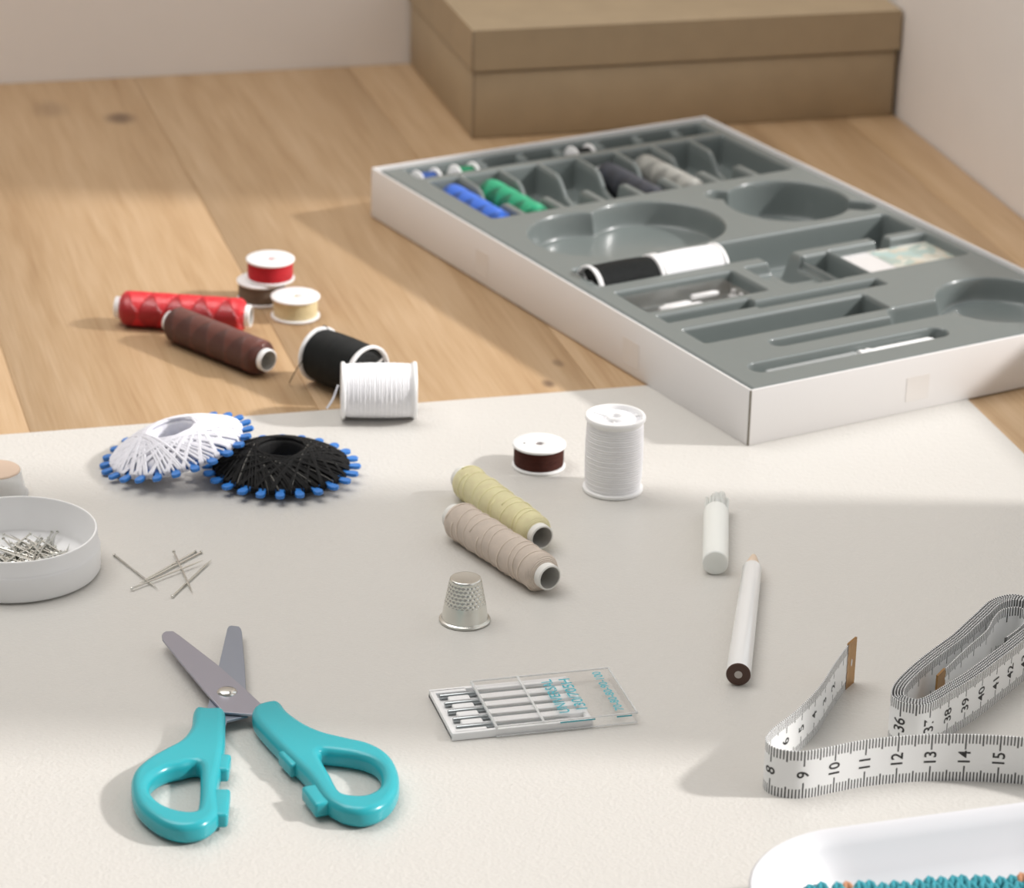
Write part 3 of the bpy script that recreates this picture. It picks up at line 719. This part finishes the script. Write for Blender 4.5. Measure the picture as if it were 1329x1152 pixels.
def clip(R_, s0, s1, name='brass_clip', zt=TH + .04):
    V, F = [], []; n = 8
    for sd_ in (.035, -.035):
        for i in range(n + 1):
            s = s0 + (s1 - s0) * i / n
            for z in (-.0, zt): V.append(R_.at(s, z if i < n or True else z, sd_))
    # wavy crimped edge
    for i in range(n):
        a_, b_ = i * 2, (i + 1) * 2; c_, d_ = a_ + 2 * (n + 1), b_ + 2 * (n + 1)
        F += [(a_, b_, b_ + 1, a_ + 1), (c_ + 1, d_ + 1, d_, c_), (a_ + 1, b_ + 1, d_ + 1, c_ + 1), (a_, c_, d_, b_)]
    q = 2 * (n + 1); F += [(0, 1, q + 1, q), (2 * n, 2 * n + q, 2 * n + q + 1, 2 * n + 1)]
    o = mk(name, V, F, M['brass'], tm, False)
    # eyelet and crimp teeth
    Vv, Ff = [], []
    for sd_ in (.04, -.04):
        c = (s0 + s1) / 2; n0 = len(Vv)
        ring = [(c + .045 * math.cos(x) , .85 + .14 * math.sin(x)) for x in np.arange(14) * 2 * PI / 14]
        Vv += [R_.at(a__, z_, sd_) for a__, z_ in ring]; Ff.append(tuple(n0 + i for i in range(14)))
    mk('eyelet', Vv, Ff, M['white'], o, False)
    Vv, Ff = [], []
    for sd_ in (.036, -.036):
        for j in range(5):
            n0 = len(Vv); zc = .16 + j * .32; cs = s1
            ring = [(cs + .06 * math.cos(x), zc + .13 * math.sin(x)) for x in np.arange(12) * 2 * PI / 12]
            Vv += [R_.at(a__, z_, sd_) for a__, z_ in ring]; Ff.append(tuple(n0 + i for i in range(12)))
    mk('crimp', Vv, Ff, M['brass'], o, False)
clip(rb, 0.0, .62); clip(ri, .0, .6)

# ------------------------------------------------------------------ dish with teal knit
ds = thing('dish', 'white rounded-square dish cut off by the lower right corner of the photo', 'dish', (14.25, 77.69, 0), Matrix.Rotation(.31, 3, 'Z'))
def squircle(t, h=6.65, R_=3.65):
    c, s_ = abs(math.cos(t)), abs(math.sin(t)); lo, hi = 0, 12
    for _ in range(30):
        m_ = (lo + hi) / 2; qx, qy = m_ * c - h + R_, m_ * s_ - h + R_
        d = math.hypot(max(qx, 0), max(qy, 0)) + min(max(qx, qy), 0) - R_
        if d < 0: lo = m_
        else: hi = m_
    return lo / 6.36
SQ = {}
def sq(t, i, r, z):
    k = round(t, 5)
    if k not in SQ: SQ[k] = squircle(t)
    return r * SQ[k]
lathe('bowl', [(0, .25), (3.2, .26), (4.3, .32), (5.0, .6), (5.5, 1.1), (5.9, 1.8), (6.15, 2.16), (6.3, 2.22), (6.36, 2.15), (6.28, 1.95), (5.7, 1.0), (5.1, .2), (4.8, .0), (3.4, 0), (0, .02)], M['dish'], ds, 120, sharp=60, rad=sq)
tk = thing('knitted_cloth', 'folded teal knitted cloth lying in the white dish', 'cloth', (8.75, 81.5, 1.05), Matrix.Rotation(.15, 3, 'Z'))
box('fold', (.4, -7.5, -.55), (8.2, -.25, .02), M['cloth'], tk, bev=.2)
VV, FF = [], []; V2, F2 = [], []
for j in range(19):
    for i in range(27):
        x = i * .34 + (.1 if j % 2 else 0); y = -.1 - j * .36
        jx, jy, z = random.uniform(-.05, .05), random.uniform(-.07, .07), .03 + .05 * math.sin(i * .7) 
        pts = [(x - .14 + jx, y - .24 + jy, z), (x - .06 + jx, y + .05 + jy, z + .09), (x + jx, y + .2 + jy, z + .05), (x + .06 + jx, y + .05 + jy, z + .09), (x + .14 + jx, y - .24 + jy, z)]
        A, B = (V2, F2) if random.random() < .04 else (VV, FF)
        v, f = sweep_vf(pts, .11, 6, len(A)); A += v; B += f
o = mk('knit_stitches', VV, FF, M['cloth'], tk); o['kind'] = 'stuff'
o = mk('rust_stitches', V2, F2, M['cloth_o'], tk); o['kind'] = 'stuff'

# ------------------------------------------------------------------ pin tub, lid and pins
TC = Vector((-16.95, 103.68, 0))
tb = thing('pin_tub', 'round white plastic tub full of steel pins at the left edge', 'tub', TC)
lathe('tub', [(0, .02), (2.7, .02), (2.85, .06), (2.90, .14), (2.90, .90), (2.86, .96), (2.82, 1.0), (2.82, 1.50), (2.79, 1.54), (2.74, 1.54), (2.71, 1.48), (2.71, .3), (2.6, .18), (0, .16)], M['white'], tb, 96, sharp=50)
sl = thing('clear_cup', 'small clear plastic cup with a tan disc behind the pin tub', 'cup', (-18.6, 110.1, 0))
lathe('cup', [(.86, .92), (.90, .92), (1.06, .06), (1.14, .04), (1.14, 0), (1.0, 0), (.99, .06)], M['frosted'], sl, 48, closed=True)
lathe('disc', [(0, .90), (.87, .90), (.87, .95), (.84, .98), (0, .98)], M['tan'], sl, 48)['label'] = 'tan disc'
def pin_proto(L=3.2):
    t = thing('pin', 'x', 'pin')
    lathe('shaft', [(.0, 0), (.034, .0), (.034, L - .5), (.006, L), (0, L)], M['chrome'], t, 8)
    lathe('head', [(0, -.06), (.045, -.05), (.06, -.02), (.05, .02), (0, .03)], M['chrome'], t, 12)
    return t
loose = [((-13.71, 104.92), (-11.87, 102.19), 'leftmost loose pin, crossing the others near its point', 0, .04),
         ((-10.75, 105.37), (-12.47, 102.78), 'loose pin with its head far right, nearest the back of the pair', .0, .04),
         ((-10.95, 105.42), (-12.62, 102.66), 'loose pin lying just left of and alongside another', .0, .04),
         ((-12.79, 102.2), (-10.46, 104.66), 'loose pin with its head at the lower left of the heap', .04, .12),
         ((-11.67, 105.12), (-10.74, 102.11), 'loose pin lying steeply across the middle of the right-hand group', .1, .04),
         ((-11.36, 101.74), (-10.29, 104.85), 'rightmost loose pin with its head towards us', .0, .04)]
proto = pin_proto()
for i, (h_, t_, lab, zh, zt) in enumerate(loose):
    a, b = Vector((*h_, .06 + zh)), Vector((*t_, .03 + zt))
    if i == 0:
        proto.matrix_world = Matrix.Translation(a * S) @ axis_frame(a, b).to_4x4(); proto['label'] = lab; q = proto
    else: q = dup(proto, a, axis_frame(a, b), lab)
    q['group'] = 'loose pins on the mat'
rnd = random.Random(11)
n = 0
lab = 'steel pin in the pile inside the white tub'
for i in range(96):
    f = i / 96; rr = 1.15 * math.sqrt(rnd.random()) ; a_ = rnd.random() * 2 * PI
    cx, cy = rr * math.cos(a_) + .55, rr * math.sin(a_) * .9 - .1; an = rnd.gauss(math.radians(-62), .5) + (PI if rnd.random() < .5 else 0)
    if i % 4 == 0: an = rnd.random() * 2 * PI
    z = .22 + .42 * f * (1 - .35 * rr / 1.3); tl = rnd.uniform(-.05, .05)
    d = Vector((math.cos(an), math.sin(an), tl)) * 1.55
    c = Vector((cx, cy, z)); lim = 2.6
    for _ in range(6):
        for e_ in (c + d, c - d):
            k = math.hypot(e_.x, e_.y)
            if k > lim: c -= Vector((e_.x, e_.y, 0)) * (k - lim) / k
    a, b = TC + c - d, TC + c + d
    q = dup(proto, a, axis_frame(a, b), lab); q['group'] = 'steel pins piled in the white tub'

# ------------------------------------------------------------------ sewing kit tray
KA = .54216; KO = Vector((8.9483, 116.457, 0)); KL, KW, KH = 30.23, 18.0, 2.28
KF = Matrix.Translation(KO * S) @ Matrix.Rotation(KA, 4, 'Z')
kit = thing('sewing_kit_tray', 'white cardboard tray with a moulded grey compartment insert', 'tray'); kit.matrix_world = KF
wt = .09
def kbox(name, lo, hi, mat, parent=kit, bev=0, **k): return box(name, lo, hi, mat, parent, bev, **k)
kbox('side_panel', (0, .05, 0), (wt, KL, KH), M['white_card'], bev=.03); kbox('side_panel', (KW - wt, 0, 0), (KW, KL, KH), M['white_card'], bev=.03)
kbox('front_panel', (.05, 0, 0), (KW, wt, KH), M['white_card'], bev=.03); kbox('back_panel', (0, KL - wt, 0), (KW, KL, KH), M['white_card'], bev=.03)
kbox('bottom_panel', (.05, .05, 0), (KW - .05, KL - .05, .08), M['white_card'])
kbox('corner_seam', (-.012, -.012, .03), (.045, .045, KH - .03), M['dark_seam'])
for v0, v1 in ((19.7, 20.75), (7.75, 8.95)):
    kbox('seal_sticker', (-.012, v0, .35), (0, v1, 1.45), M['seal'])
kbox('seal_sticker', (7.4, -.012, .45), (8.5, 0, 1.45), M['seal'])
# moulded insert as a height field built from real pocket shapes
st = .037
us = np.arange(.34, KW - .10, st); vs = np.arange(.28, KL - .10, st); Ug, Vg = np.meshgrid(us, vs)
def rb_(u0, u1, v0, v1, r):
    qx = np.abs(Ug - (u0 + u1) / 2) - (u1 - u0) / 2 + r; qy = np.abs(Vg - (v0 + v1) / 2) - (v1 - v0) / 2 + r
    return np.hypot(np.maximum(qx, 0), np.maximum(qy, 0)) + np.minimum(np.maximum(qx, qy), 0) - r
def ci(cu, cv_, r): return np.hypot(Ug - cu, Vg - cv_) - r
def cap_(a, b, r):
    a = np.array(a, float); b = np.array(b, float); d = b - a; t = np.clip(((Ug - a[0]) * d[0] + (Vg - a[1]) * d[1]) / (d @ d), 0, 1)
    return np.hypot(Ug - a[0] - d[0] * t, Vg - a[1] - d[1] * t) - r
def sm(s, w0=.02, w1=.20):
    t = np.clip((w0 - s) / (w0 + w1), 0, 1); return t * t * (3 - 2 * t)
TOP = 2.15
D = np.zeros_like(Ug)
def pocket(s, d, w1=.16):
    global D
    D = np.maximum(D, d * sm(s, .02, w1))
# bobbin strip and thread slots
pocket(rb_(1.35, 17.35, 28.25, 29.78, .15), 1.4)
slots = 1.45 * sm(rb_(1.5, 17.35, 22.0, 27.75, .2))
ribs = np.zeros_like(Ug)
vv = Vg
hp = np.interp(vv, [22.0, 23.75, 23.95, 24.1, 24.6, 25.3, 25.9, 26.2, 27.8], [1.36, 1.36, 1.25, .40, .35, .60, 1.28, 1.40, 1.45])
for k in range(7):
    uc = 3.2 + 2.05 * k
    ribs = np.maximum(ribs, hp * sm(np.abs(Ug - uc) - np.where(Vg < 24.1, .24, .18), .04, .10))
slots = np.where(slots > 0, np.maximum(0, np.minimum(slots, 1.45 - ribs)), 0)
D = np.maximum(D, slots)
# notched posts on the back wall of the strip
for uc in (5.3, 7.45, 9.4, 11.6, 13.75, 15.9):
    D = np.where(Vg > 29.0, np.minimum(D, 1.4 - 1.15 * sm(rb_(uc - .3, uc + .3, 29.15, 29.95, .05), .02, .12)), D)
# round pockets
pocket(np.minimum(ci(7.5, 18.3, 3.05), ci(4.45, 18.25, 2.95)), 1.05, .3)
pocket(ci(14.45, 18.35, 2.78), 1.65, .2); pocket(cap_((12.2, 20.4), (17.05, 16.3), .62), 1.2, .3)
# long channel, needle pockets and finger gaps
pocket(rb_(1.15, 17.35, 12.62, 15.0, .25), 1.6, .25)
pocket(rb_(1.3, 7.15, 9.15, 11.85, .12), .95); pocket(rb_(9.0, 10.75, 10.4, 13.4, .5), 1.3, .5)
pocket(rb_(7.75, 10.9, 8.95, 12.0, .2), .55); pocket(rb_(10.85, 12.15, 9.0, 12.0, .1), 1.2); pocket(rb_(12.2, 17.4, 9.05, 12.15, .12), .42, .1); pocket(rb_(14.7, 15.5, 11.5, 13.2, .2), 1.3, .2)
# slit, scissors slot, round pocket with tail, long thin slot
pocket(rb_(1.35, 5.9, 7.8, 8.75, .1), .95); pocket(rb_(5.6, 12.0, 7.55, 8.35, .1), .95)
pocket(rb_(1.4, 10.4, 5.2, 7.0, .15), 1.25)
pocket(ci(15.0, 3.95, 2.65), .95, .3); pocket(cap_((4.1, 4.03), (13.0, 4.03), .42), .95, .22); pocket(cap_((10.6, 4.4), (13.0, 4.4), .78), .95, .22)
pocket(cap_((1.95, 2.1), (10.3, 2.1), .52), .85, .15)
Zt = TOP - D
edge = np.minimum(np.minimum(Ug - us[0], us[-1] - Ug), np.minimum(Vg - vs[0], vs[-1] - Vg))
Zt -= np.clip((.12 - edge) / .12, 0, 1) ** 2 * .35
nu, nv = len(us), len(vs)
Vn = np.stack([Ug.ravel(), Vg.ravel(), Zt.ravel()], 1)
idx = np.arange(nu * nv).reshape(nv, nu)
Fq = np.stack([idx[:-1, :-1].ravel(), idx[:-1, 1:].ravel(), idx[1:, 1:].ravel(), idx[1:, :-1].ravel()], 1)
me = bpy.data.meshes.new('insert'); me.vertices.add(len(Vn)); me.vertices.foreach_set('co', (Vn * S).ravel())
me.loops.add(Fq.size); me.loops.foreach_set('vertex_index', Fq.ravel().astype(np.int32)); me.polygons.add(len(Fq)); me.polygons.foreach_set('loop_start', np.arange(len(Fq), dtype=np.int32) * 4)
me.update(calc_edges=True); me.materials.append(M['tray']); me.shade_smooth()
ins = bpy.data.objects.new('insert', me); C.objects.link(ins); ins.parent = kit; ins['label'] = 'moulded grey plastic compartment insert'

# ------------------------------------------------------------------ things lying in the kit
def K(u, v, z):
    p = KF @ Vector((u * S, v * S, z * S)); return p / S
def ktube(label, u, v0, v1, mat, r=.70):
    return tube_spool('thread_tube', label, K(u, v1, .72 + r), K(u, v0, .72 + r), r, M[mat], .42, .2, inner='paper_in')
ktube('tube of shiny blue thread in the first long slot of the tray', 2.35, 22.35, 27.45, 'tblue')
ktube('tube of shiny green thread in the slot beside the blue tube', 4.25, 22.35, 27.3, 'tgreen')
ktube('tube of near-black thread in a middle slot of the tray', 10.4, 22.35, 27.3, 'tdark', .66)
ktube('tube of grey thread in the slot right of the near-black tube', 12.45, 22.35, 27.3, 'tgrey', .70)
def kbob(label, u0, mat):
    a, b = K(u0, 28.98, .76 + .74), K(u0 + 1.1, 28.98, .76 + .74)
    bobbin('bobbin', label, a, M[mat], R=.74, H=1.05, rot=axis_frame(a, b), fill=.8)
kbob('bobbin of blue thread on edge in the far corner strip of the tray', 1.65, 'tblueb'); kbob('bobbin of green thread on edge beside the blue bobbin', 3.6, 'tgreenb')
kbob('bobbin of black thread on edge at the middle of the tray strip', 9.8, 'tk')
a, b = K(1.35, 13.82, .55 + 1.03), K(4.55, 13.82, .55 + 1.03)
spool('thread_spool', 'spool of black thread lying in the long channel of the tray', a, M['tk'], H=(b - a).length, R=1.03, rot=axis_frame(b, a), group=None).matrix_world = Matrix.Translation(b * S) @ axis_frame(b, a).to_4x4()
a, b = K(4.6, 13.82, .55 + 1.03), K(7.75, 13.82, .55 + 1.03)
spool('thread_spool', 'spool of white thread lying end to end with the black one in the tray', a, M['tw'], H=(b - a).length, R=1.03, rot=axis_frame(a, b))
# clear case of small white pieces
cc = thing('clear_case', 'clear plastic case of small white pieces in the tray beside the spools', 'case'); cc.matrix_world = KF @ Matrix.Translation((1.55 * S, 9.45 * S, 1.20 * S))
parts = []
for lo, hi in (((0, 0, 0), (4.9, 2.1, .03)), ((0, 0, .78), (4.9, 2.1, .81)), ((0, 0, 0), (.03, 2.1, .8)), ((4.87, 0, 0), (4.9, 2.1, .8)), ((0, 0, 0), (4.9, .03, .8)), ((0, 2.07, 0), (4.9, 2.1, .8))): parts.append(box('p', lo, hi, M['frosted']))
join('shell', parts, M['clear'], cc)
for k in range(9):
    x = .5 + (k % 3) * .3 + k * .33
    lathe('white_stick', [(0, 0), (.11, 0), (.13, .03), (.13, 1.1), (.08, 1.3), (0, 1.3)], M['white'], cc, 12, M4=Matrix.Translation((x, .35 + (k * 7 % 5) * .32, .18 + .22 * (k % 2))) @ Matrix.Rotation(PI / 2, 4, 'Y'))
for k in range(3):
    cs = thing('white_snap', ['small white peg at the end of the needle pocket, farthest back', 'small white peg at the end of the needle pocket, middle one', 'small white peg at the end of the needle pocket, nearest the front'][k], 'peg', K(6.75, 11.1 - k * .55, 1.25), Matrix.Rotation(KA, 3, 'Z'), 'small white pegs in the needle pocket')
    lathe('peg', [(0, 0), (.2, 0), (.22, .04), (.2, .1), (.1, .14), (.1, .35), (0, .38)], M['white'], cs, 20)
# printed card
cd = thing('needle_card', 'floral printed card in a clear sleeve in the right pocket of the tray', 'card'); cd.matrix_world = KF @ Matrix.Translation((0, 0, 1.74 * S))
box('card', (14.2, 9.25, .0), (17.25, 11.95, .06), M['card'], cd)
box('sleeve', (12.35, 9.2, .07), (17.3, 12.0, .11), M['clear'], cd)
box('white_strip', (12.45, 9.25, 0), (14.15, 11.95, .06), M['white_card'], cd)['label'] = 'blank white end of the card'
# seam ripper in the long thin slot
sr = thing('seam_ripper', 'clear-capped white seam ripper in the thin front slot of the tray', 'seam ripper'); sr.matrix_world = KF @ Matrix.Translation((0, 2.1 * S, 1.72 * S))
rx = lambda x, z=0: Matrix.Translation((x, 0, z)) @ Matrix.Rotation(PI / 2, 4, 'Y')
lathe('cap', [(0, 0), (.18, 0), (.25, .1), (.27, 4.2), (0, 4.25)], M['frosted'], sr, 24, M4=rx(2.2))
lathe('shaft', [(0, 0), (.05, .05), (.07, .4), (.07, 4.6), (0, 4.6)], M['chrome'], sr, 12, M4=rx(2.6))
lathe('handle', [(0, 0), (.28, 0), (.30, .1), (.26, .35), (.31, .45), (.24, .7), (.26, 1.0), (.26, 3.4), (.18, 3.65), (0, 3.7)], M['white'], sr, 24, M4=rx(6.6))
